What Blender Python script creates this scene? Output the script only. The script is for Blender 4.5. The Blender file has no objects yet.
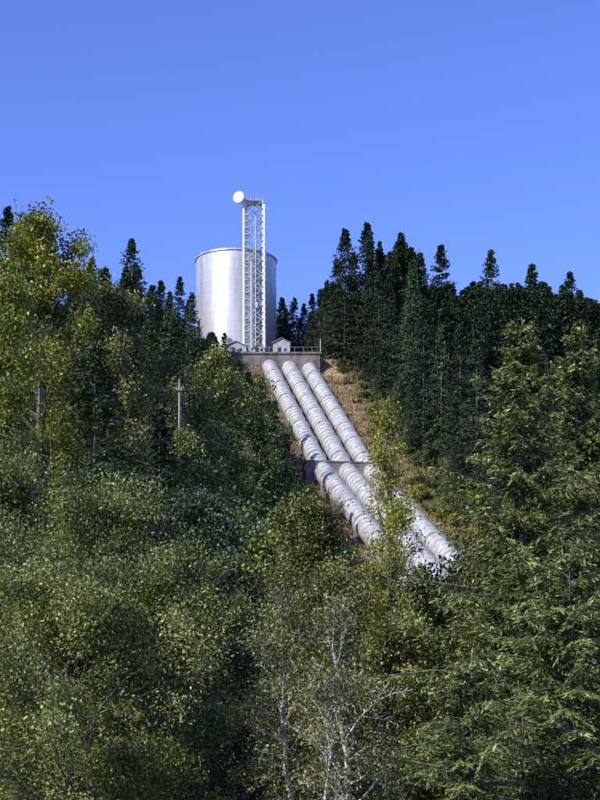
import bpy, math, numpy as np
from mathutils import Vector
rad = math.radians
scene = bpy.context.scene
scene.view_settings.view_transform = 'Standard'
scene.view_settings.look = 'None'
scene.view_settings.exposure = 0
EYE = 1.7

# ------------------------------------------------------------------ helpers
def link(o, parent=None):
    scene.collection.objects.link(o)
    if parent: o.parent = parent
    return o
def empty(name, loc=(0,0,0)):
    e = bpy.data.objects.new(name, None); e.location = loc; e.empty_display_size = 0.5
    return link(e)
def mk_mesh(name, V, Q, mats, mi=None, rnd=None, smooth=None):
    me = bpy.data.meshes.new(name)
    V = np.asarray(V, np.float32); Q = np.asarray(Q, np.int32)
    n, k = Q.shape
    me.vertices.add(len(V)); me.vertices.foreach_set('co', V.ravel())
    me.loops.add(n*k); me.loops.foreach_set('vertex_index', Q.ravel())
    me.polygons.add(n)
    me.polygons.foreach_set('loop_start', np.arange(0, n*k, k, dtype=np.int32))
    me.polygons.foreach_set('loop_total', np.full(n, k, np.int32))
    for m in mats: me.materials.append(m)
    if mi is not None: me.polygons.foreach_set('material_index', np.asarray(mi, np.int32))
    if smooth is not None:
        me.polygons.foreach_set('use_smooth', np.broadcast_to(np.asarray(smooth, bool), (n,)).copy())
    me.update(calc_edges=True)
    if rnd is not None:
        a = me.attributes.new('rnd', 'FLOAT', 'FACE'); a.data.foreach_set('value', np.asarray(rnd, np.float32))
    return me
def norm(a): return a/np.maximum(np.linalg.norm(a, axis=-1, keepdims=True), 1e-9)
def tubes(P0, P1, r0, r1, n=6):
    P0 = np.asarray(P0, float); P1 = np.asarray(P1, float); K = len(P0)
    r0 = np.broadcast_to(r0, (K,)); r1 = np.broadcast_to(r1, (K,))
    d = norm(P1-P0); ref = np.where(np.abs(d[:, 2:3]) > .9, [[1., 0, 0]], [[0, 0, 1.]])
    a = norm(np.cross(d, ref)); b = np.cross(d, a)
    th = np.arange(n)*2*np.pi/n
    off = np.cos(th)[None, :, None]*a[:, None]+np.sin(th)[None, :, None]*b[:, None]
    V = np.stack([P0[:, None]+off*r0[:, None, None], P1[:, None]+off*r1[:, None, None]], 1).reshape(-1, 3)
    i = np.arange(n); j = (i+1) % n
    q = np.stack([i, j, j+n, i+n], 1)
    Q = (q[None]+(np.arange(K)*2*n)[:, None, None]).reshape(-1, 4)
    return V, Q
class Geo:
    def __init__(s): s.V = []; s.Q = []; s.M = []; s.S = []; s.n = 0
    def add(s, V, Q, m=0, smooth=False):
        V = np.asarray(V, float); Q = np.asarray(Q, int)
        s.V.append(V); s.Q.append(Q+s.n); s.M.append(np.full(len(Q), m)); s.S.append(np.full(len(Q), smooth)); s.n += len(V)
    def tube(s, p0, p1, r, m=0, n=8, r1=None):
        V, Q = tubes([p0], [p1], r, r if r1 is None else r1, n); s.add(V, Q, m, True)
    def disc(s, c, nrm, r, m=0, n=24, r_in=0.0):
        nrm = np.array(nrm, float); nrm /= np.linalg.norm(nrm)
        ref = np.array([0, 0, 1.]) if abs(nrm[2]) < .9 else np.array([1., 0, 0])
        a = np.cross(nrm, ref); a /= np.linalg.norm(a); b = np.cross(nrm, a)
        th = np.arange(n)*2*np.pi/n
        o = np.cos(th)[:, None]*a+np.sin(th)[:, None]*b
        c = np.array(c, float)
        V = np.vstack([c+o*max(r_in, 0.001), c+o*r]); i = np.arange(n); j = (i+1) % n
        s.add(V, np.stack([i, j, j+n, i+n], 1), m)
    def box(s, lo, hi, m=0):
        x0, y0, z0 = lo; x1, y1, z1 = hi
        V = [(x0,y0,z0),(x1,y0,z0),(x1,y1,z0),(x0,y1,z0),(x0,y0,z1),(x1,y0,z1),(x1,y1,z1),(x0,y1,z1)]
        Q = [(0,3,2,1),(4,5,6,7),(0,1,5,4),(1,2,6,5),(2,3,7,6),(3,0,4,7)]
        s.add(V, Q, m)
    def obox(s, c, ax, half, m=0):
        c = np.array(c, float); ax = [np.array(a, float)*h for a, h in zip(ax, half)]
        V = [c+sx*ax[0]+sy*ax[1]+sz*ax[2] for sz in (-1, 1) for sx, sy in ((-1,-1),(1,-1),(1,1),(-1,1))]
        Q = [(0,3,2,1),(4,5,6,7),(0,1,5,4),(1,2,6,5),(2,3,7,6),(3,0,4,7)]
        s.add(V, Q, m)
    def lathe(s, prof, c, ax, m=0, n=48):
        ax = np.array(ax, float); ax /= np.linalg.norm(ax)
        ref = np.array([0, 0, 1.]) if abs(ax[2]) < .9 else np.array([1., 0, 0])
        a = np.cross(ax, ref); a /= np.linalg.norm(a); b = np.cross(ax, a)
        th = np.arange(n)*2*np.pi/n; o = np.cos(th)[:, None]*a+np.sin(th)[:, None]*b
        V = np.vstack([np.array(c)+ax*t+o*r for t, r in prof])
        i = np.arange(n); j = (i+1) % n
        Q = np.vstack([np.stack([i, j, j+n, i+n], 1)+k*n for k in range(len(prof)-1)])
        s.add(V, Q, m, False)
        s.S[-1][:] = True
    def obj(s, name, mats, parent=None, edge=True):
        me = mk_mesh(name, np.vstack(s.V), np.vstack(s.Q), mats, np.concatenate(s.M), None, np.concatenate(s.S))
        if edge:
            try: me.set_sharp_from_angle(angle=rad(35))
            except Exception: pass
        return link(bpy.data.objects.new(name, me), parent)

# ------------------------------------------------------------------ materials
def newmat(name):
    m = bpy.data.materials.new(name); m.use_nodes = True
    nt = m.node_tree; nt.nodes.clear()
    out = nt.nodes.new('ShaderNodeOutputMaterial')
    return m, nt, out
def ramp(nt, stops):
    r = nt.nodes.new('ShaderNodeValToRGB'); e = r.color_ramp.elements
    while len(e) < len(stops): e.new(0.5)
    for el, (p, c) in zip(e, stops):
        el.position = p; el.color = (*c, 1)
    return r
def foliage(name, c0, c1, c2, trans=0.3, var=(0.75, 1.25), rough=.45, spec=.4):
    m, nt, out = newmat(name); L = nt.links.new
    at = nt.nodes.new('ShaderNodeAttribute'); at.attribute_name = 'rnd'
    rp = ramp(nt, [(0.1, c0), (0.5, c1), (0.9, c2)]); L(at.outputs['Fac'], rp.inputs[0])
    oi = nt.nodes.new('ShaderNodeObjectInfo')
    mr = nt.nodes.new('ShaderNodeMapRange'); mr.inputs[3].default_value = var[0]; mr.inputs[4].default_value = var[1]
    L(oi.outputs['Random'], mr.inputs[0])
    hs = nt.nodes.new('ShaderNodeHueSaturation'); L(rp.outputs[0], hs.inputs['Color']); L(mr.outputs[0], hs.inputs['Value'])
    mh = nt.nodes.new('ShaderNodeMapRange'); mh.inputs[3].default_value = 0.485; mh.inputs[4].default_value = 0.515
    ml = nt.nodes.new('ShaderNodeMath'); ml.operation = 'FRACT'
    mm = nt.nodes.new('ShaderNodeMath'); mm.operation = 'MULTIPLY'; mm.inputs[1].default_value = 7.31
    L(oi.outputs['Random'], mm.inputs[0]); L(mm.outputs[0], ml.inputs[0]); L(ml.outputs[0], mh.inputs[0]); L(mh.outputs[0], hs.inputs['Hue'])
    p = nt.nodes.new('ShaderNodeBsdfPrincipled'); p.inputs['Roughness'].default_value = rough
    p.inputs['Specular IOR Level'].default_value = spec
    L(hs.outputs[0], p.inputs['Base Color'])
    if trans > 0:
        t = nt.nodes.new('ShaderNodeBsdfTranslucent'); mx = nt.nodes.new('ShaderNodeMixShader'); mx.inputs[0].default_value = trans
        L(hs.outputs[0], t.inputs['Color'])
        L(p.outputs[0], mx.inputs[1]); L(t.outputs[0], mx.inputs[2]); L(mx.outputs[0], out.inputs[0])
    else: L(p.outputs[0], out.inputs[0])
    return m
def noisy(name, c0, c1, scale=1.0, rough=0.8, metal=0.0, stretch=(1,1,1), lo=.35, hi=.65, bump=0.0, detail=6):
    m, nt, out = newmat(name); L = nt.links.new
    tc = nt.nodes.new('ShaderNodeTexCoord'); mp = nt.nodes.new('ShaderNodeMapping'); mp.inputs['Scale'].default_value = stretch
    no = nt.nodes.new('ShaderNodeTexNoise'); no.inputs['Scale'].default_value = scale; no.inputs['Detail'].default_value = detail
    L(tc.outputs['Object'], mp.inputs[0]); L(mp.outputs[0], no.inputs['Vector'])
    rp = ramp(nt, [(lo, c0), (hi, c1)]); L(no.outputs['Fac'], rp.inputs[0])
    p = nt.nodes.new('ShaderNodeBsdfPrincipled'); p.inputs['Roughness'].default_value = rough; p.inputs['Metallic'].default_value = metal
    L(rp.outputs[0], p.inputs['Base Color']); L(p.outputs[0], out.inputs[0])
    if bump:
        b = nt.nodes.new('ShaderNodeBump'); b.inputs['Strength'].default_value = bump; L(no.outputs['Fac'], b.inputs['Height']); L(b.outputs[0], p.inputs['Normal'])
    return m

M_BARK = noisy('bark', (0.07,0.055,0.04), (0.19,0.16,0.13), 6, stretch=(1,1,.2))
M_BIRCH = noisy('pale_bark', (0.26,0.22,0.18), (0.54,0.48,0.42), 4, stretch=(.4,.4,3), lo=.3, hi=.5)
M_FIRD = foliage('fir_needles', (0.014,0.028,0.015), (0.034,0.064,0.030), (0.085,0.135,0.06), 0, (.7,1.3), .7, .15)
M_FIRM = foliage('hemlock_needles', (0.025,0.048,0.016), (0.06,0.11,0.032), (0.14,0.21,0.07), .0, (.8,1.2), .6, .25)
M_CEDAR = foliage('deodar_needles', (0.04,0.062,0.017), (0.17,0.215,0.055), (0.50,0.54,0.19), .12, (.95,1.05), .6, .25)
M_COT = foliage('cottonwood_leaves', (0.07,0.085,0.014), (0.22,0.245,0.03), (0.55,0.53,0.09), .28, (.95,1.05))
M_OLV = foliage('alder_leaves', (0.04,0.055,0.015), (0.145,0.175,0.037), (0.42,0.44,0.13), .25, (.9,1.2))
M_BRN = foliage('maple_leaves', (0.05,0.05,0.016), (0.155,0.155,0.042), (0.40,0.37,0.12), .22, (.9,1.15))
M_DRK = foliage('dark_leaves', (0.02,0.034,0.014), (0.055,0.085,0.03), (0.25,0.30,0.15), .18, (.9,1.1))
M_YEL = foliage('yellow_leaves', (0.14,0.15,0.02), (0.34,0.35,0.05), (0.60,0.58,0.12), .35, (.9,1.1))
M_DRY = foliage('dry_grass_blades', (0.24,0.16,0.08), (0.42,0.30,0.15), (0.55,0.42,0.23), .2, (.8,1.2))

# ------------------------------------------------------------------ terrain
DECK = 82.3
YP = np.array([-3000, 12, 26, 110, 140, 200, 265, 327, 333, 365, 450, 700, 3500.])
ZP = np.array([0, 0, -6, -6, -4.5, 16.0, 43.0, 75.4, 81.8, 83, 81, 60, 20.])
PIPE_Y = np.array([140, 200, 265, 328.]); PIPE_X = np.array([32, 19.6, 8.0, -2.2]); PIPE_Z = np.array([-1, 19.0, 45.9, 78.3])
def pipe_x(y): return np.interp(y, PIPE_Y, PIPE_X)
def sstep(a, b, x):
    t = np.clip((x-a)/(b-a), 0, 1); return t*t*(3-2*t)
def ground(x, y):
    x = np.asarray(x, float); y = np.asarray(y, float)
    z = np.interp(y, YP, ZP)
    far = sstep(150, 260, y)
    z = z - far*0.11*np.clip(x-14, 0, 120)
    z = z + 6*sstep(15, 45, -x)*sstep(60, 110, y)*(1-sstep(200, 300, y))
    z = z - sstep(160, 900, np.abs(x))*np.clip(z, 0, 200)*0.8
    d = np.abs(x-pipe_x(y)); w = sstep(7, 22, d)*sstep(20, 40, y)
    w = np.where((y > 325) & (y < 372) & (x < 12) & (x > -36), 0.0, w)
    z = z + w*(1.1*np.sin(x*.13+y*.07)+0.8*np.sin(x*.31-y*.23+1)+0.35*np.sin(x*.9+y*.7)+.25*np.sin(x*1.3-y*1.1))
    return z
def gz(x, y): return float(ground(x, y))
xs = np.concatenate([[-4000,-2500,-1500,-900,-600,-400,-280,-200,-160], np.arange(-130,131,1.5), [160,200,280,400,600,900,1500,2500,4000]])
ys = np.concatenate([[-3000,-1500,-600,-200,-60], np.arange(-20,330,1.5), np.arange(330,336,.5), np.arange(336,420,2), [440,470,520,600,700,900,1300,2000,3500]])
X, Y = np.meshgrid(xs, ys); Z = ground(X, Y)
nx, ny = len(xs), len(ys)
V = np.stack([X, Y, Z], -1).reshape(-1, 3)
ii, jj = np.meshgrid(np.arange(nx-1), np.arange(ny-1)); a = (jj*nx+ii).ravel()
Q = np.stack([a, a+1, a+1+nx, a+nx], 1)
def hill_mat():
    m, nt, out = newmat('hillside_ground'); L = nt.links.new
    at = nt.nodes.new('ShaderNodeAttribute'); at.attribute_name = 'clear'
    tc = nt.nodes.new('ShaderNodeTexCoord')
    n1 = nt.nodes.new('ShaderNodeTexNoise'); n1.inputs['Scale'].default_value = .25; n1.inputs['Detail'].default_value = 8
    n2 = nt.nodes.new('ShaderNodeTexNoise'); n2.inputs['Scale'].default_value = 1.6; n2.inputs['Detail'].default_value = 8
    L(tc.outputs['Object'], n1.inputs['Vector']); L(tc.outputs['Object'], n2.inputs['Vector'])
    dry = ramp(nt, [(.3,(0.17,0.10,0.055)), (.5,(0.37,0.25,0.14)), (.68,(0.50,0.37,0.22))]); L(n2.outputs['Fac'], dry.inputs[0])
    wet = ramp(nt, [(.35,(0.04,0.04,0.02)), (.6,(0.08,0.09,0.03)), (.75,(0.16,0.13,0.07))]); L(n2.outputs['Fac'], wet.inputs[0])
    ad = nt.nodes.new('ShaderNodeMath'); ad.operation = 'ADD'; L(at.outputs['Fac'], ad.inputs[0])
    sb = nt.nodes.new('ShaderNodeMapRange'); sb.inputs[1].default_value=.3; sb.inputs[2].default_value=.7; sb.inputs[3].default_value=-.45; sb.inputs[4].default_value=.45
    L(n1.outputs['Fac'], sb.inputs[0]); L(sb.outputs[0], ad.inputs[1]); ad.use_clamp = True
    rp = ramp(nt, [(.4,(0,0,0)), (.6,(1,1,1))]); L(ad.outputs[0], rp.inputs[0])
    mx = nt.nodes.new('ShaderNodeMix'); mx.data_type = 'RGBA'
    L(rp.outputs[0], mx.inputs[0]); L(wet.outputs[0], mx.inputs[6]); L(dry.outputs[0], mx.inputs[7])
    p = nt.nodes.new('ShaderNodeBsdfPrincipled'); p.inputs['Roughness'].default_value = 1; p.inputs['Specular IOR Level'].default_value = .1
    b = nt.nodes.new('ShaderNodeBump'); b.inputs['Strength'].default_value = .6; b.inputs['Distance'].default_value = .5
    L(n2.outputs['Fac'], b.inputs['Height']); L(b.outputs[0], p.inputs['Normal'])
    L(mx.outputs[2], p.inputs['Base Color']); L(p.outputs[0], out.inputs[0])
    return m
me = mk_mesh('hillside_terrain', V, Q, [hill_mat()], smooth=True)
dx = V[:, 0]-pipe_x(V[:, 1])
clr = (1-sstep(13, 20, dx))*(1-sstep(8, 12, -dx))*sstep(150, 175, V[:, 1])*(1-sstep(334, 345, V[:, 1]))
clr = np.maximum(clr, .6*((V[:,1] > 328) & (V[:,1] < 375) & (V[:,0] > -35) & (V[:,0] < 14)))
at = me.attributes.new('clear', 'FLOAT', 'POINT'); at.data.foreach_set('value', clr.astype(np.float32))
link(bpy.data.objects.new('hillside_terrain', me))

# ------------------------------------------------------------------ metal / concrete materials
def metal_mat(name, base, dark, metal=.55, rough=.42, streak=(1,1,.12)):
    m, nt, out = newmat(name); L = nt.links.new
    tc = nt.nodes.new('ShaderNodeTexCoord')
    mp = nt.nodes.new('ShaderNodeMapping'); mp.inputs['Scale'].default_value = streak
    n = nt.nodes.new('ShaderNodeTexNoise'); n.inputs['Scale'].default_value = 1.1; n.inputs['Detail'].default_value = 9; n.inputs['Roughness'].default_value = .65
    n3 = nt.nodes.new('ShaderNodeTexNoise'); n3.inputs['Scale'].default_value = .5; n3.inputs['Detail'].default_value = 5
    L(tc.outputs['Object'], mp.inputs[0]); L(mp.outputs[0], n.inputs['Vector']); L(tc.outputs['Object'], n3.inputs['Vector'])
    rp = ramp(nt, [(.28, dark), (.58, base)]); L(n.outputs['Fac'], rp.inputs[0])
    rr = nt.nodes.new('ShaderNodeMapRange'); rr.inputs[3].default_value = rough-.1; rr.inputs[4].default_value = rough+.15; L(n3.outputs['Fac'], rr.inputs[0])
    p = nt.nodes.new('ShaderNodeBsdfPrincipled'); p.inputs['Metallic'].default_value = metal
    L(rr.outputs[0], p.inputs['Roughness']); L(rp.outputs[0], p.inputs['Base Color']); L(p.outputs[0], out.inputs[0])
    return m
M_TANK = metal_mat('tank_aluminium', (0.66,0.65,0.60), (0.50,0.49,0.46), .45, .38)
M_SEAM = noisy('tank_seam', (0.48,0.47,0.45), (0.56,0.55,0.53), 2, .45, .4)
M_PIPE = metal_mat('pipe_paint', (0.74,0.73,0.69), (0.32,0.30,0.26), metal=.25, rough=.36, streak=(1,1,.6))
M_RING = metal_mat('pipe_ring', (0.54,0.53,0.49), (0.26,0.24,0.21), metal=.2, rough=.45, streak=(1,1,.6))
M_STEEL = noisy('galvanised_steel', (0.40,0.40,0.40), (0.60,0.60,0.59), 2, .45, .4)
M_WHITE = noisy('white_paint', (0.66,0.66,0.64), (0.8,0.8,0.78), 1.5, .5)
M_CONC = noisy('concrete', (0.10,0.085,0.075), (0.22,0.19,0.165), .7, .9, stretch=(1,1,.5), bump=.2)
M_WALL = noisy('house_wall', (0.32,0.32,0.30), (0.44,0.44,0.42), 1.5, .8)
M_ROOF = noisy('house_roof', (0.22,0.22,0.22), (0.34,0.34,0.34), 3, .7)
M_DARK = noisy('dark_glass', (0.02,0.025,0.03), (0.05,0.055,0.06), 2, .2)

# ------------------------------------------------------------------ surge tank
tank = empty('surge_tank', (-14.9, 350, 83.0)); R = 9.35; H = 25.9
g = Geo(); g.lathe([(0, R), (H, R)], (0,0,0), (0,0,1), 0, 96)
g.obj('shell', [M_TANK], tank)
g = Geo()
g.lathe([(H-.35, R+.003), (H-.35, R+.24), (H, R+.24), (H+.02, R+.24), (H+.02, R-.3)], (0,0,0), (0,0,1), 0, 96)
g.lathe([(H+.0, R-.3), (H+.5, 4.), (H+.6, .01)], (0,0,0), (0,0,1), 0, 96)
g.lathe([(-.6, R+.6), (.35, R+.6), (.35, R+.003)], (0,0,0), (0,0,1), 0, 96)
g.obj('roof_and_rim', [M_STEEL], tank)
g = Geo()
for k in range(1, 11):
    z = k*H/11; g.lathe([(z-.03, R+.002), (z-.025, R+.02), (z+.025, R+.02), (z+.03, R+.002)], (0,0,0), (0,0,1), 0, 96)
for k in range(11):
    for j in range(14):
        th = 2*np.pi*(j+.5*(k % 2))/14; c, s = math.cos(th), math.sin(th); z = (k+.5)*H/11
        g.obox((c*R, s*R, z), ((c,s,0), (-s,c,0), (0,0,1)), (.015, .025, H/22-.05))
g.obj('weld_seams', [M_SEAM], tank)
g = Geo()
th = rad(215); c, s = math.cos(th), math.sin(th)
for o in (-.25, .25):
    g.tube((c*(R+.25)-s*o, s*(R+.25)+c*o, 0), (c*(R+.25)-s*o, s*(R+.25)+c*o, H+.9), .05, n=5)
for k in range(64):
    z = .4+k*.4
    g.tube((c*(R+.25)-s*.25, s*(R+.25)+c*.25, z), (c*(R+.25)+s*.25, s*(R+.25)-c*.25, z), .02, n=4)
g.obj('access_ladder', [M_STEEL], tank)

# ------------------------------------------------------------------ lattice tower with dish
tw = empty('lattice_communication_tower', (-10.2, 338.2, 82.0)); TH = 36.2; W = 1.85
g = Geo()
cs = [(-W,-W),(W,-W),(W,W),(-W,W)]
for (x,y) in cs: g.tube((x,y,0), (x,y,TH), .15, n=8)
nb = 11; dz = TH/nb; P0=[]; P1=[]
for k in range(nb):
    z0, z1 = k*dz, (k+1)*dz
    for i in range(4):
        A, B = cs[i], cs[(i+1)%4]
        P0 += [(*A,z0),(*B,z0),(*A,z1)]; P1 += [(*B,z1),(*A,z1),(*B,z1)]
Vv, Qq = tubes(P0, P1, .075, .075, 5); g.add(Vv, Qq, 0, True)
g.obj('lattice', [M_STEEL], tw)
g = Geo()
g.tube((-W-.5,-W-.2,0), (-W-.5,-W-.2,TH+.3), .32, n=12)
g.tube((W+.4,-W-.2,0), (W+.4,-W-.2,TH-1), .28, n=12)
g.tube((-.75,-W-.2,0), (-.75,-W-.2,TH*.62), .12, n=8); g.tube((.2,-W-.2,0), (.2,-W-.2,TH*.9), .09, n=8)
for k in range(24):
    z = 1+k*1.45
    g.obox((-W-.22,-W-.1,z), ((1,0,0),(0,1,0),(0,0,1)), (.6,.35,.05)); g.obox((W+.2,-W-.1,z), ((1,0,0),(0,1,0),(0,0,1)), (.5,.35,.05))
g.obj('waveguide_ducts', [M_WHITE], tw)
g = Geo()
g.box((-W-.1,-W-.1,TH), (W+.1,W+.1,TH+.12))
for (x,y) in cs:
    g.tube((x,y,TH), (x,y,TH+1.1), .05, n=5)
for i in range(4):
    A, B = cs[i], cs[(i+1)%4]
    for z in (TH+.6, TH+1.05): g.tube((*A,z), (*B,z), .04, n=5)
g.tube((-1.0,0,TH), (-1.0,0,TH+2.2), .05, n=5); g.tube((.6,.8,TH), (.6,.8,TH+1.7), .05, n=5); g.tube((1.8,-1.8,TH), (1.8,-1.8,TH+1.4), .04, n=5)
g.obj('top_platform', [M_STEEL], tw)
g = Geo()
dc = np.array((-W-1.5,-W-.8,TH+.3)); dn = np.array((-.35,-.93,.05)); dn /= np.linalg.norm(dn)
g.lathe([(-.75,.2),(-.6,.7),(-.35,1.1),(0,1.28),(.55,1.3),(.56,1.25),(.66,.9),(.74,.4),(.76,.01)], dc, dn, 0, 32)
g.tube(dc-dn*.6, (-W,-W,TH+.1), .12, n=8); g.tube(dc-dn*.3+np.array((0,0,-1)), (-W,-W,TH-1.5), .07, n=6)
g.obj('dish_antenna', [M_WHITE], tw)
g = Geo()
g.obox((W*.2,-W-.3,TH*.35), ((1,0,0),(0,1,0),(0,0,1)), (.35,.15,.6))
g.obj('equipment_box', [M_STEEL], tw)

# ------------------------------------------------------------------ gate houses
def house(x, y, z, w, d, h, rh, yaw=0):
    e = empty('gate_house', (x, y, z)); e.rotation_euler[2] = yaw
    g = Geo(); g.box((-w/2,-d/2,-1.2), (w/2,d/2,h))
    g.add([(-w/2,-d/2,h),(w/2,-d/2,h),(0,-d/2,h+rh),(0,-d/2,h+rh),(-w/2,d/2,h),(w/2,d/2,h),(0,d/2,h+rh),(0,d/2,h+rh)], [(0,1,2,3),(5,4,6,7)])
    g.obj('walls', [M_WALL], e)
    g = Geo(); o = .3; sl = rh/(w/2)
    for sgn in (-1, 1):
        V = [(0,-d/2-o,h+rh+.02),(sgn*(w/2+o),-d/2-o,h-sl*o+.02),(sgn*(w/2+o),d/2+o,h-sl*o+.02),(0,d/2+o,h+rh+.02)]
        V = V+[(a,b,c+.14) for a,b,c in V]
        g.add(V, [(0,1,2,3),(7,6,5,4),(0,4,5,1),(1,5,6,2),(2,6,7,3)])
    g.obj('roof', [M_ROOF], e)
    g = Geo(); g.box((-w*.12-.4,-d/2-.04,.1), (-w*.12+.4,-d/2+.02,2.0)); g.obj('door', [M_DARK], e)
    g = Geo(); g.box((w*.22-.3,-d/2-.04,1.1), (w*.22+.35,-d/2+.02,1.8)); g.obj('window', [M_DARK], e)
    g = Geo(); g.box((w*.22-.4,-d/2-.08,1.0), (w*.22+.45,-d/2-.045,1.08)); g.box((w*.22-.4,-d/2-.08,1.82), (w*.22+.45,-d/2-.045,1.9)); g.obj('window_trim', [M_WHITE], e)
house(-4.1, 334.5, DECK, 3.8, 4.0, 3.0, 1.0)
house(-14.2, 334.5, DECK, 4.6, 4.0, 2.3, 1.0)
house(-9.2, 333.9, DECK, 2.8, 2.6, 1.8, .8)

blk = empty('valve_chamber', (0,0,0))
g = Geo(); g.box((-16.2,328.6,73.5), (4.4,332.2,DECK-.4)); g.obj('concrete_body', [M_CONC], blk)
g = Geo(); g.box((-16.5,328.3,DECK-.397), (4.7,337.2,DECK)); g.obj('deck_slab', [M_CONC], blk)
g = Geo()
for x in np.linspace(-16.2, 4.5, 12): g.tube((x,328.6,DECK), (x,328.6,DECK+1.1), .035, n=5)
g.tube((-16.2,328.6,DECK+1.1), (4.5,328.6,DECK+1.1), .03, n=5)
g.tube((4.5,329,DECK), (4.5,329,DECK+3), .1, n=8); g.obj('railing', [M_STEEL], blk)

# ------------------------------------------------------------------ penstocks
PR = 1.62; SP = 4.4
pts = [np.array((PIPE_X[i], PIPE_Y[i], PIPE_Z[i])) for i in (3,2,1,0)]
pts[0] = pts[0]+(pts[0]-pts[1])*.02
rng = np.random.default_rng(3)
for side in (-1, 0, 1):
    e = empty('penstock_pipe')
    off = np.array((.98,.2,0))*SP*side
    P = [p+off for p in pts]
    for s in range(3):
        A, B = P[s], P[s+1]; ax = B-A; Ln = np.linalg.norm(ax); ax = ax/Ln
        g = Geo()
        g.lathe([(0, PR), (Ln, PR)], A, ax, 0, 40)
        g.obj('pipe_run', [M_PIPE], e)
        g = Geo()
        t = 1.0; k = 0
        while t < Ln-.5:
            big = (k % 5 == 4)
            w = .25 if big else .09; h = .25 if big else .08
            g.lathe([(t-w, PR+.003), (t-w, PR+h), (t+w, PR+h), (t+w, PR+.003)], A, ax, 0, 40)
            t += 1.95; k += 1
        g.obj('stiffener_rings', [M_RING], e)
        g = Geo(); t = 1.0+4*1.95
        while t < Ln-2:
            c = A+ax*t; zg = gz(c[0], c[1])-1.0
            for o in (-1.35, 1.35):
                g.box((c[0]+o-.35, c[1]-.6, zg), (c[0]+o+.35, c[1]+.6, c[2]-.9))
            g.box((c[0]-2.1, c[1]-.7, zg), (c[0]+2.1, c[1]+.7, c[2]-PR-.35))
            t += 5*1.95
        g.obj('saddle_supports', [M_CONC], e)
def anchor(c, ax, w, d, top, bot):
    g = Geo(); az = math.atan2(ax[0], -ax[1]); cx = (math.cos(az), math.sin(az), 0); cy = (-math.sin(az), math.cos(az), 0)
    g.obox((c[0], c[1], c[2]+(top+bot)/2), (cx, cy, (0,0,1)), (w, d, (top-bot)/2))
    g.obox((c[0], c[1], c[2]+top+.12), (cx, cy, (0,0,1)), (w+.12, d+.12, .12))
    g.obj('concrete_anchor_block', [M_CONC])
anchor(pts[1], pts[2]-pts[1], 7.4, 2.2, .9, -5)
g = Geo()
for s in (0, 1):
    o = np.array((.98,.2,0))*(SP+3.3); A = pts[s]+o; B = pts[s+1]+o
    A = A+(0,0,-1.4); B = B+(0,0,-1.4)
    n = int(np.linalg.norm(B-A)/1.2)
    for k in range(n):
        p = A+(B-A)*k/n; g.obox(p, ((1,0,0),(0,1,0),(0,0,1)), (.45,.3,.05))
    g.tube(A+(.5,0,0), B+(.5,0,0), .06, n=5); g.tube(A-(.5,0,0), B-(.5,0,0), .06, n=5)
g.obj('service_stairway', [M_CONC])

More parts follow.
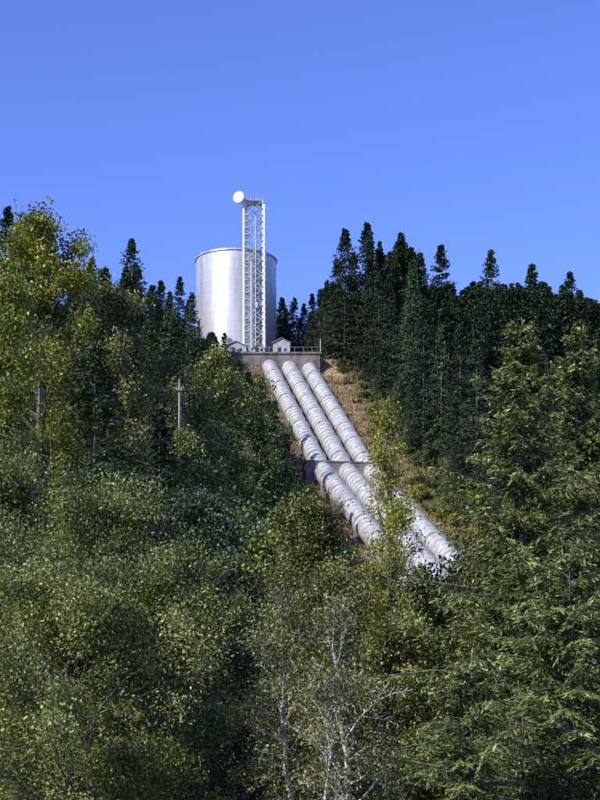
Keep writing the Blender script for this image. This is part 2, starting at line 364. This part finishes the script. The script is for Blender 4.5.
# ------------------------------------------------------------------ tree generators
def leaves(C, val, n, sig, size, rng, upb=.7, aspect=.62):
    idx = rng.integers(0, len(C), n)
    c = C[idx]+rng.normal(size=(n,3))*np.array(sig)
    nr = norm(rng.normal(size=(n,3))+np.array([0,0,upb])); a = norm(np.cross(nr, rng.normal(size=(n,3)))); b = np.cross(nr, a)
    L = size*rng.uniform(.6,1.3,(n,1))*.5
    V = np.stack([c-a*L, c-b*L*aspect, c+a*L, c+b*L*aspect], 1).reshape(-1,3)
    Q = np.arange(4*n).reshape(-1,4)
    r = np.clip(.5*val[idx]+.5*rng.random(n), 0, 1)
    return V, Q, r
def broadleaf(name, seed, H, R, cb, n_leaf, ls, mat, bark=None, limbs=30, sig=.4, narrow=.6, sub=6, tw=4, up=(15,62), trunk_r=None):
    rng = np.random.default_rng(seed); bark = bark or M_BARK
    R = R*.78
    k = 14; tz = np.linspace(0, .95*H, k); w = np.cumsum(rng.normal(size=(k,2))*.010*H, 0); w -= w[0]
    T = np.column_stack([w, tz]); r0 = trunk_r or (.011*H+.03)
    rt = r0*(1-tz/H)**.8+.015
    S0=[T[:-1]]; S1=[T[1:]]; R0=[rt[:-1]]; R1=[rt[1:]]; C=[]; CV=[]
    for i in range(limbs):
        t = (i+rng.random())/limbs
        hs = cb+(.93*H-cb)*t**.95
        base = np.array([np.interp(hs, tz, T[:,0]), np.interp(hs, tz, T[:,1]), hs])
        az = i*2.4+rng.normal()*.4
        el = rad(up[0]+(up[1]-up[0])*t+rng.normal()*8)
        pr = max(.12, math.sin(math.pi*min(1, .2+.78*t)))**narrow
        L = min(R*pr*rng.uniform(.55,1.3)/max(.55, math.cos(el)), (1.02*H-hs)/max(.2, math.sin(el))+.3)
        d = np.array([math.cos(az)*math.cos(el), math.sin(az)*math.cos(el), math.sin(el)])
        m = 6; pp=[base]; dd=d.copy()
        for j in range(m):
            dd = dd+rng.normal(size=3)*.14+np.array([0,0,.03]); dd /= np.linalg.norm(dd); pp.append(pp[-1]+dd*L/m)
        pp = np.array(pp); rl = np.interp(hs, tz, rt)*.55; rr = rl*(1-np.arange(m+1)/m*.85)
        S0.append(pp[:-1]); S1.append(pp[1:]); R0.append(rr[:-1]); R1.append(rr[1:])
        for j in range(sub):
            s = .3+.7*(j+rng.random())/sub; f = s*m; q = min(int(f), m-1); b = pp[q]+(pp[q+1]-pp[q])*(f-q)
            d2 = norm(d+rng.normal(size=3)*.75+np.array([0,0,.15])); l2 = L*.36*rng.uniform(.6,1.2)*(1.25-.6*s)
            e = b+d2*l2; S0.append(b[None]); S1.append(e[None]); R0.append([rr[q]*.45]); R1.append([.012])
            cv = rng.random(); C += [b+d2*l2*.45, b+d2*l2*.8]; CV += [cv*.8, cv]
            for u in range(tw):
                s3 = rng.uniform(.3,1); b3 = b+d2*l2*s3; d3 = norm(d2+rng.normal(size=3)*.8); e3 = b3+d3*rng.uniform(.35,1)*l2*.5
                S0.append(b3[None]); S1.append(e3[None]); R0.append([.015]); R1.append([.006])
                C += [e3, (b3+e3)/2]; cc = np.clip(cv+rng.normal()*.15, 0, 1); CV += [cc, cc]
    C.append(T[-1]); CV.append(.6)
    V1, Q1 = tubes(np.vstack(S0), np.vstack(S1), np.concatenate(R0), np.concatenate(R1), 4)
    V2, Q2, r = leaves(np.array(C), np.array(CV), n_leaf, (sig,sig,sig*.8), ls, rng)
    V = np.vstack([V1, V2]); Q = np.vstack([Q1, Q2+len(V1)])
    mi = np.concatenate([np.zeros(len(Q1)), np.ones(len(Q2))]); rn = np.concatenate([np.zeros(len(Q1)), r])
    return mk_mesh(name, V, Q, [bark, mat], mi, rn, smooth=False)
def fir(name, seed, H, R, mat, dz=.55, nb=5, step=.6, size=.5, pw=.85, droop=.25, e0=(-5,35), cbase=.06, m=3, blf=.4, wid=.3, jit=.35, hang=.25, nj=.8, tipw=.5):
    rng = np.random.default_rng(seed); S0=[]; S1=[]; R0=[]; R1=[]; VV=[]; RR=[]
    tz = np.linspace(0, H, 10); rt = (.011*H+.03)*(1-tz/H)+.02
    T = np.column_stack([np.zeros(10), np.zeros(10), tz]); S0.append(T[:-1]); S1.append(T[1:]); R0.append(rt[:-1]); R1.append(rt[1:])
    z = cbase*H
    gap = rng.uniform(.8,1.15,9)
    while z < H*.992:
        t = z/H
        lay = rng.uniform(.82,1.15)
        for b in range(nb if t < .93 else 4):
            az = rng.uniform(0, 2*np.pi)
            l = (R*(1-t)**pw)*rng.uniform(.65,1.12)*lay*gap[int(az/(2*np.pi)*9) % 9]+.12
            ea = rad(e0[0]+(e0[1]-e0[0])*t**1.5+rng.normal()*6)
            dr = droop*rng.uniform(.6,1.4)
            n = max(3, int(l/step)); s = (np.arange(n)+rng.uniform(.3,1,n))/n
            dh = np.array([math.cos(az), math.sin(az), 0]); sd = np.array([-math.sin(az), math.cos(az), 0])
            zz = z+rng.uniform(-.3,.3)*dz
            def pos(s): return np.array([0,0,zz])+dh*(l*s)[:,None]+np.array([0,0,1])*(l*(math.tan(ea)*s-dr*s**2+.12*s**4))[:,None]
            q = pos(np.linspace(0,1,5)); S0.append(q[:-1]); S1.append(q[1:]); rr = np.linspace(.010*l+.010, .006, 5); R0.append(rr[:-1]); R1.append(rr[1:])
            p = pos(s)
            bl = (blf*l*(1-s)**.8*(.35+s)**.3+.5*size)*rng.uniform(.7,1.25,n)
            bv = rng.random()
            for sg in (-1, 1):
                ang = rad(55)+rng.normal(size=n)*.2
                bd = dh*np.cos(ang)[:,None]+sd*sg*np.sin(ang)[:,None]+np.array([0,0,1])*(-hang+rng.normal(size=n)*.12)[:,None]
                mm = np.maximum(1, np.round(m*bl/max(bl.max(),.1))).astype(int)
                ia = np.repeat(np.arange(n), mm); f = rng.uniform(.1,1,len(ia))
                c = p[ia]+bd[ia]*(bl[ia]*f)[:,None]+rng.normal(size=(len(ia),3))*size*.14
                c[:,2] -= hang*.5*bl[ia]*f*f
                a = norm(bd[ia]+rng.normal(size=(len(ia),3))*jit); nr = norm(np.array([0,0,1.])+rng.normal(size=(len(ia),3))*nj)
                bb = norm(np.cross(nr, a)); L = size*rng.uniform(.6,1.25,(len(ia),1))*.5
                VV.append(np.stack([c-a*L, c-bb*L*wid+a*L*.1, c+a*L, c+bb*L*wid+a*L*.1], 1).reshape(-1,3))
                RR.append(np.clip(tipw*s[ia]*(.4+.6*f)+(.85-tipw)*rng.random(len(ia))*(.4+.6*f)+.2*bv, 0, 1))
            a = norm(dh*np.cos(ea)+rng.normal(size=(3,3))*.3); c = q[-1]+a*size*.2; bb = norm(np.cross([[0,0,1.]], a)); L = size*.55
            VV.append(np.stack([c-a*L, c-bb*L*wid, c+a*L, c+bb*L*wid], 1).reshape(-1,3)); RR.append(rng.uniform(.6,1,3))
        z += dz*rng.uniform(.7,1.3)*(1 if t < .85 else .6)
    k = 14; c = np.column_stack([rng.normal(size=k)*.04, rng.normal(size=k)*.04, H-rng.uniform(0,.06*H,k)])
    a = norm(rng.normal(size=(k,3))*.5+np.array([0,0,.8])); bb = norm(np.cross(a, rng.normal(size=(k,3)))); L = size*.5
    VV.append(np.stack([c-a*L, c-bb*L*wid, c+a*L, c+bb*L*wid], 1).reshape(-1,3)); RR.append(np.full(k,.7))
    V1, Q1 = tubes(np.vstack(S0), np.vstack(S1), np.concatenate(R0), np.concatenate(R1), 4)
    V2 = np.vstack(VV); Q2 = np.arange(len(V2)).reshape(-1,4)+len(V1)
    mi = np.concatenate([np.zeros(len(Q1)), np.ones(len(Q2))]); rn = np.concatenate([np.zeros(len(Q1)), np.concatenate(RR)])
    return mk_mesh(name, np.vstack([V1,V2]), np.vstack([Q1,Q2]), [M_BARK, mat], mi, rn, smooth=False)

# ------------------------------------------------------------------ skyline limits of the forest
# bearing / elevation from the viewpoint in units of 1/1500
SKY = [(-600,530),(-300,512),(-280,512),(-240,480),(-205,468),(-182,458),(-170,478),(-158,458),(-135,440),(-120,443),(-100,430),(-88,395),(-30,390),(-20,420),(0,422),(18,432),(30,470),(45,488),(55,480),(67,496),(85,480),(100,485),(120,472),(140,475),(165,458),(190,470),(215,448),(230,458),(250,440),(270,448),(290,425),(300,420),(500,415)]
FRT = [(-600,420),(-300,420),(-200,415),(-130,410),(-100,395),(-75,380),(-62,352),(-40,338),(-20,315),(-8,270),(10,236),(30,212),(50,186),(75,154),(100,126),(130,105),(165,112),(180,150),(200,240),(300,390),(600,400)]
def lim(tab, b): t = np.array(tab); return np.interp(b, t[:,0], t[:,1])
def place(name, me, x, y, s, sw, rz, parent=None, dzz=-.3):
    o = bpy.data.objects.new(name, me); o.location = (x, y, gz(x,y)+dzz); o.rotation_euler = (0,0,rz); o.scale = (sw,sw,s)
    return link(o, parent)

rng = np.random.default_rng(11)
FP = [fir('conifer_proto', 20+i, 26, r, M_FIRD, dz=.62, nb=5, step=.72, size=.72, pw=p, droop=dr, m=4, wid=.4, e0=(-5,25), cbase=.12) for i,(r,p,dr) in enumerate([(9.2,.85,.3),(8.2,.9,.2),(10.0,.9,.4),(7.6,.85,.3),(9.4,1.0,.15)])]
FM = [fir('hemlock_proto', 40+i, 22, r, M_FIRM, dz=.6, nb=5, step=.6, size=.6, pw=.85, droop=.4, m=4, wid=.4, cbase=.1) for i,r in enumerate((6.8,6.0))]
forest = empty('conifer_forest')
cnt = 0
def try_conifer(x, y, hmin, hmax):
    global cnt
    b = x/y*1500
    if abs(b) > 370: return
    dxp = x-pipe_x(min(y,328)); right = dxp > 0
    if not right and b < -140 and y < 290: return
    if right and b > 200 and y < 230: return
    if y < 334 and -10.5 < dxp < 17.5+2.*math.sin(y*.11): return
    if 326 < y < 364 and -32 < x < 14: return
    if y > 334 and x > -32 and x < 18 and y < 372: return
    z0 = gz(x,y); h = rng.uniform(hmin,hmax)
    tab = SKY if (y > 322 or (right and y > 195)) else FRT
    wb = 4./y*1500
    e = min(lim(tab,b), lim(tab,b-wb*.5)+8, lim(tab,b+wb*.5)+8)-abs(rng.normal())*8
    if right and y > 195 and b > 120: e = min(e, 440-abs(rng.normal())*12)
    h = min(h, EYE+e*y/1500-z0)
    if h < 4: return
    protos = FP if (rng.random() < (.93 if right else .55)) else FM
    me = protos[rng.integers(len(protos))]; H0 = 26 if protos is FP else 22
    s = h/H0; sw = s*rng.uniform(.8,1.1) if h > 14 else s*1.15
    if right and dxp < 24: sw *= .75
    place('conifer', me, x, y, s, sw, rng.uniform(0,6.28), forest); cnt += 1
for yy in np.arange(150, 430, 6.8):
    for xx in np.arange(-140, 140, 6.8):
        try_conifer(xx+rng.uniform(-2.9,2.9), yy+rng.uniform(-2.9,2.9), 17, 31)
for k in range(300):
    try_conifer(rng.uniform(6,95), rng.uniform(300,400), 26, 34)
for (b, e, y) in [(-168,482,332),(45,492,330),(67,498,335),(101,488,340),(120,470,325),(141,477,330),(191,472,330),(232,458,325),(270,450,330),(-292,514,330),(-308,505,325),(-278,500,325),(-120,445,330),(20,432,345),(-18,424,372),
                  (-14,414,368),(-6,424,370),(4,418,362),(12,428,352),(27,440,346),(37,462,342),(0,404,364),(24,424,338),(33,440,334),(-22,405,375),(10,410,345),(54,470,338),(80,474,336),(90,470,332),
                  (-38,345,268),(-52,352,255),(-25,322,245),(-62,362,280),(-70,372,275),(-45,325,225),(-14,290,222),(-2,248,205),(15,222,190),(-28,300,215),(-60,340,235),(-88,390,290)]:
    x = b*y/1500; h = EYE+e*y/1500-gz(x,y); pr = FP if (e > 400 or rng.random() < .6) else FM
    k = h/(26 if pr is FP else 22); place('conifer', pr[rng.integers(len(pr))], x, y, k, k*.85, rng.uniform(0,6.28), forest)

BP = [broadleaf('broadleaf_proto', 60+i, 14, 5.6, 1.5, 24000, .24, mt, limbs=26, sig=.45) for i, mt in enumerate((M_OLV, M_BRN, M_OLV, M_DRK, M_COT))]
mass = empty('broadleaf_woodland')
for yy in np.arange(78, 235, 7.5):
    for xx in np.arange(-75, 75, 7.5):
        x = xx+rng.uniform(-2.5,2.5); y = yy+rng.uniform(-2.5,2.5); b = x/y*1500
        if abs(b) > 350: continue
        if b < -110 and y > 150: continue
        dxp = x-pipe_x(y)
        if y > 130 and -9 < dxp < 16: continue
        z0 = gz(x,y); wb = 5./y*1500
        e = min(lim(FRT,b), lim(FRT,b-wb), lim(FRT,b+wb))
        e = min(e, 260 if b < -60 else 400)-abs(rng.normal())*10
        h = min(rng.uniform(11,19), EYE+e*y/1500-z0)
        if h < 3: continue
        s = h/14; k = rng.choice(5, p=[.3,.25,.25,.12,.08]); place('broadleaf_tree', BP[k], x, y, s, max(s*.9,.5), rng.uniform(0,6.28), mass)
for k in range(46):
    y = rng.uniform(175, 325); x = pipe_x(y)+rng.uniform(15.5,21); s = rng.uniform(.22,.5)
    place('young_tree', BP[rng.choice([0,2,3,4])] if rng.random() < .5 else FP[rng.integers(5)], x, y, s, s*.8, rng.uniform(0,6.28), mass)

SH = [broadleaf('shrub_proto', 80+i, 2.2, 1.5, .2, 2600, .22, mt, limbs=12, sig=.22, sub=3, tw=2) for i, mt in enumerate((M_OLV, M_YEL, M_DRK))]
shr = empty('hillside_shrubs')
for k in range(420):
    y = rng.uniform(165, 332); dxp = rng.choice([rng.uniform(10,18), rng.uniform(-13,-7.5), rng.uniform(13,20)]); x = pipe_x(y)+dxp
    s = rng.uniform(.4,1.3)
    if dxp < 0: s = min(s,.9)
    place('shrub', SH[rng.choice(3, p=[.5,.15,.35])], x, y, s, s*rng.uniform(.9,1.4), rng.uniform(0,6.28), shr, -.1)
n = 420; c = np.column_stack([rng.normal(size=n)*1.3, rng.normal(size=n)*1.3, np.zeros(n)]); d = norm(rng.normal(size=(n,3))*.35+np.array([0,0,1.])); w = norm(np.cross(d, rng.normal(size=(n,3))))*.05; L = rng.uniform(.3,.8,(n,1))
Vg = np.stack([c-w, c+w, c+d*L+w*.2, c+d*L-w*.2], 1).reshape(-1,3)
GP = mk_mesh('grass_proto', Vg, np.arange(4*n).reshape(-1,4), [M_DRY], None, rng.random(n))
gr = empty('dry_grass')
for k in range(750):
    y = rng.uniform(170, 332); dxp = rng.choice([rng.uniform(-9,-5), rng.uniform(6,17), rng.uniform(6,17)]); x = pipe_x(y)+dxp
    place('grass_tuft', GP, x, y, rng.uniform(.7,1.4), 1, rng.uniform(0,6.28), gr, 0)

# ------------------------------------------------------------------ foreground specimen trees
def hero(kind, b, e, D, wpx, seed, mat, **kw):
    x = b*D/1500; zt = EYE+e*D/1500; z0 = gz(x,D)-.3; H = zt-z0; R = wpx*.5*D/1500
    if kind in ('fir_tree', 'deodar_cedar_tree'): me = fir(kind, seed, H, R, mat, **kw)
    else:
        cb = kw.pop('cb', .25); me = broadleaf(kind, seed, H, R, cb*H, kw.pop('n',60000), kw.pop('ls',.16), mat, **kw)
    o = bpy.data.objects.new(kind, me); o.location = (x, D, z0); link(o); return o
hero('cottonwood_tree', -258, 535, 92, 190, 101, M_COT, n=60000, ls=.22, cb=.35, limbs=48, sig=.38, narrow=.9, up=(25,72))
hero('cottonwood_tree', -305, 470, 80, 160, 102, M_COT, n=45000, ls=.20, cb=.3, limbs=38, sig=.40)
hero('maple_tree', -160, 456, 98, 160, 103, M_BRN, n=65000, ls=.21, cb=.3, limbs=46, sig=.38, narrow=.8)
hero('maple_tree', -128, 385, 105, 110, 104, M_OLV, n=45000, ls=.22, cb=.3, limbs=36, sig=.40)
hero('fir_tree', -205, 380, 80, 300, 105, M_FIRM, dz=.5, nb=6, step=.32, size=.38, m=6, droop=.4, pw=.8, wid=.28, cbase=.1)
hero('fir_tree', -140, 315, 74, 210, 106, M_FIRD, dz=.46, nb=6, step=.32, size=.34, m=6, droop=.4, pw=.8, wid=.3)
hero('alder_tree', -112, 300, 84, 110, 108, M_OLV, n=45000, ls=.18, cb=.3, limbs=36, sig=.36)
hero('fir_tree', -40, 300, 190, 100, 107, M_FIRM, dz=.5, nb=5, step=.45, size=.5, m=4, droop=.4, pw=.8, wid=.4)
hero('alder_tree', -270, 245, 60, 210, 111, M_OLV, n=85000, ls=.13, cb=.2, limbs=46, sig=.32)
hero('alder_tree', -190, 222, 56, 210, 112, M_OLV, n=90000, ls=.125, cb=.15, limbs=46, sig=.32)
hero('alder_tree', -235, 120, 46, 290, 113, M_OLV, n=90000, ls=.11, cb=.1, limbs=46, sig=.30)
hero('alder_tree', -135, 150, 50, 210, 114, M_OLV, n=75000, ls=.11, cb=.1, limbs=42, sig=.28)
hero('dark_alder_tree', -75, 240, 57, 160, 115, M_DRK, n=75000, ls=.13, cb=.15, limbs=44, sig=.30, narrow=.8)
hero('maple_tree', -8, 215, 72, 150, 116, M_OLV, n=60000, ls=.16, cb=.2, limbs=38, sig=.34)
hero('maple_tree', 48, 150, 66, 150, 117, M_BRN, n=52000, ls=.15, cb=.15, limbs=38, sig=.32)
hero('alder_tree', 105, 95, 60, 140, 118, M_OLV, n=55000, ls=.13, cb=.1, limbs=34, sig=.30)
hero('birch_tree', -10, 130, 48, 120, 119, M_BRN, bark=M_BIRCH, n=12000, ls=.10, cb=.35, limbs=26, sig=.3, trunk_r=.11)
hero('birch_tree', 48, 120, 46, 130, 120, M_BRN, bark=M_BIRCH, n=9000, ls=.10, cb=.3, limbs=26, sig=.3, trunk_r=.13)
hero('birch_tree', 20, 60, 44, 110, 121, M_BRN, bark=M_BIRCH, n=7000, ls=.10, cb=.3, limbs=22, sig=.3, trunk_r=.09)
hero('poplar_tree', 98, 328, 72, 80, 122, M_YEL, n=8500, ls=.15, cb=.45, limbs=32, sig=.24, narrow=.5, sub=5, tw=3, up=(35,70))
hero('poplar_tree', 76, 240, 70, 80, 123, M_YEL, n=6500, ls=.14, cb=.4, limbs=26, sig=.26, narrow=.5, sub=5, tw=3, up=(30,65))
CD = dict(wid=.26, nj=.7, blf=.34, jit=.38, tipw=.55)
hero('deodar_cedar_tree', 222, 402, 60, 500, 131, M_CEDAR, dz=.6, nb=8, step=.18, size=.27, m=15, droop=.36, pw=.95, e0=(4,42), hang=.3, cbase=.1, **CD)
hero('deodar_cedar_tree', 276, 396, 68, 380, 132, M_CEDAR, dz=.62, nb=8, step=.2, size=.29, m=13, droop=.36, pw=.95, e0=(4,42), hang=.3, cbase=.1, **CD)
hero('deodar_cedar_tree', 270, 160, 48, 480, 133, M_CEDAR, dz=.58, nb=8, step=.18, size=.23, m=15, droop=.38, pw=.65, e0=(4,38), hang=.32, cbase=.1, **CD)
hero('deodar_cedar_tree', 172, 70, 44, 330, 134, M_CEDAR, dz=.58, nb=8, step=.18, size=.21, m=14, droop=.38, pw=.65, e0=(4,38), hang=.32, cbase=.1, **CD)

# utility pole
px, py = -7.4, 92; g = Geo(); zt = 22.4-gz(px,py)
g.tube((0,0,-.5), (0,0,zt), .12, n=10, r1=.065); g.disc((0,0,zt),(0,0,1),.065)
g.tube((0,0,zt), (0,0,zt+.25), .03, n=6); g.box((-.2,-.17,zt-.5), (.2,-.09,zt-.42))
for o in (-.17,.17): g.tube((o,-.13,zt-.42), (o,-.13,zt-.27), .04, n=6)
o = g.obj('utility_pole', [noisy('pole_wood', (0.20,0.18,0.15), (0.36,0.33,0.30), 3, stretch=(1,1,.1))]); o.location = (px,py,gz(px,py))

# ------------------------------------------------------------------ light, sky, camera
SUN = np.array([-.66,-.66,.68]); SUN /= np.linalg.norm(SUN)
el = math.asin(SUN[2]); rot = math.atan2(SUN[0], SUN[1])
w = bpy.data.worlds.new('World'); scene.world = w; w.use_nodes = True
nt = w.node_tree; bg = nt.nodes['Background']
sk = nt.nodes.new('ShaderNodeTexSky'); sk.sky_type = 'NISHITA'; sk.sun_disc = False
sk.sun_elevation = el; sk.sun_rotation = rot; sk.air_density = 1.0; sk.dust_density = .3; sk.ozone_density = 3.0
mul = nt.nodes.new('ShaderNodeMix'); mul.data_type = 'RGBA'; mul.blend_type = 'MULTIPLY'; mul.inputs[0].default_value = 1
mul.inputs[7].default_value = (1.0, 1.12, 2.05, 1)
nt.links.new(sk.outputs[0], mul.inputs[6]); nt.links.new(mul.outputs[2], bg.inputs[0]); bg.inputs[1].default_value = .115
ld = bpy.data.lights.new('sun', 'SUN'); ld.energy = 5.0; ld.angle = rad(.5); ld.color = (1,.96,.88)
lo = link(bpy.data.objects.new('sun', ld))
lo.rotation_euler = Vector(SUN).to_track_quat('Z','Y').to_euler()
cam = bpy.data.cameras.new('camera'); co = link(bpy.data.objects.new('camera', cam))
co.location = (0,0,EYE); co.rotation_euler = (rad(90),0,0)
cam.sensor_fit = 'VERTICAL'; cam.sensor_height = 24; cam.lens = 45; cam.shift_y = .4; cam.clip_end = 8000
scene.camera = co
print('trees', cnt, 'objs', len(bpy.data.objects))
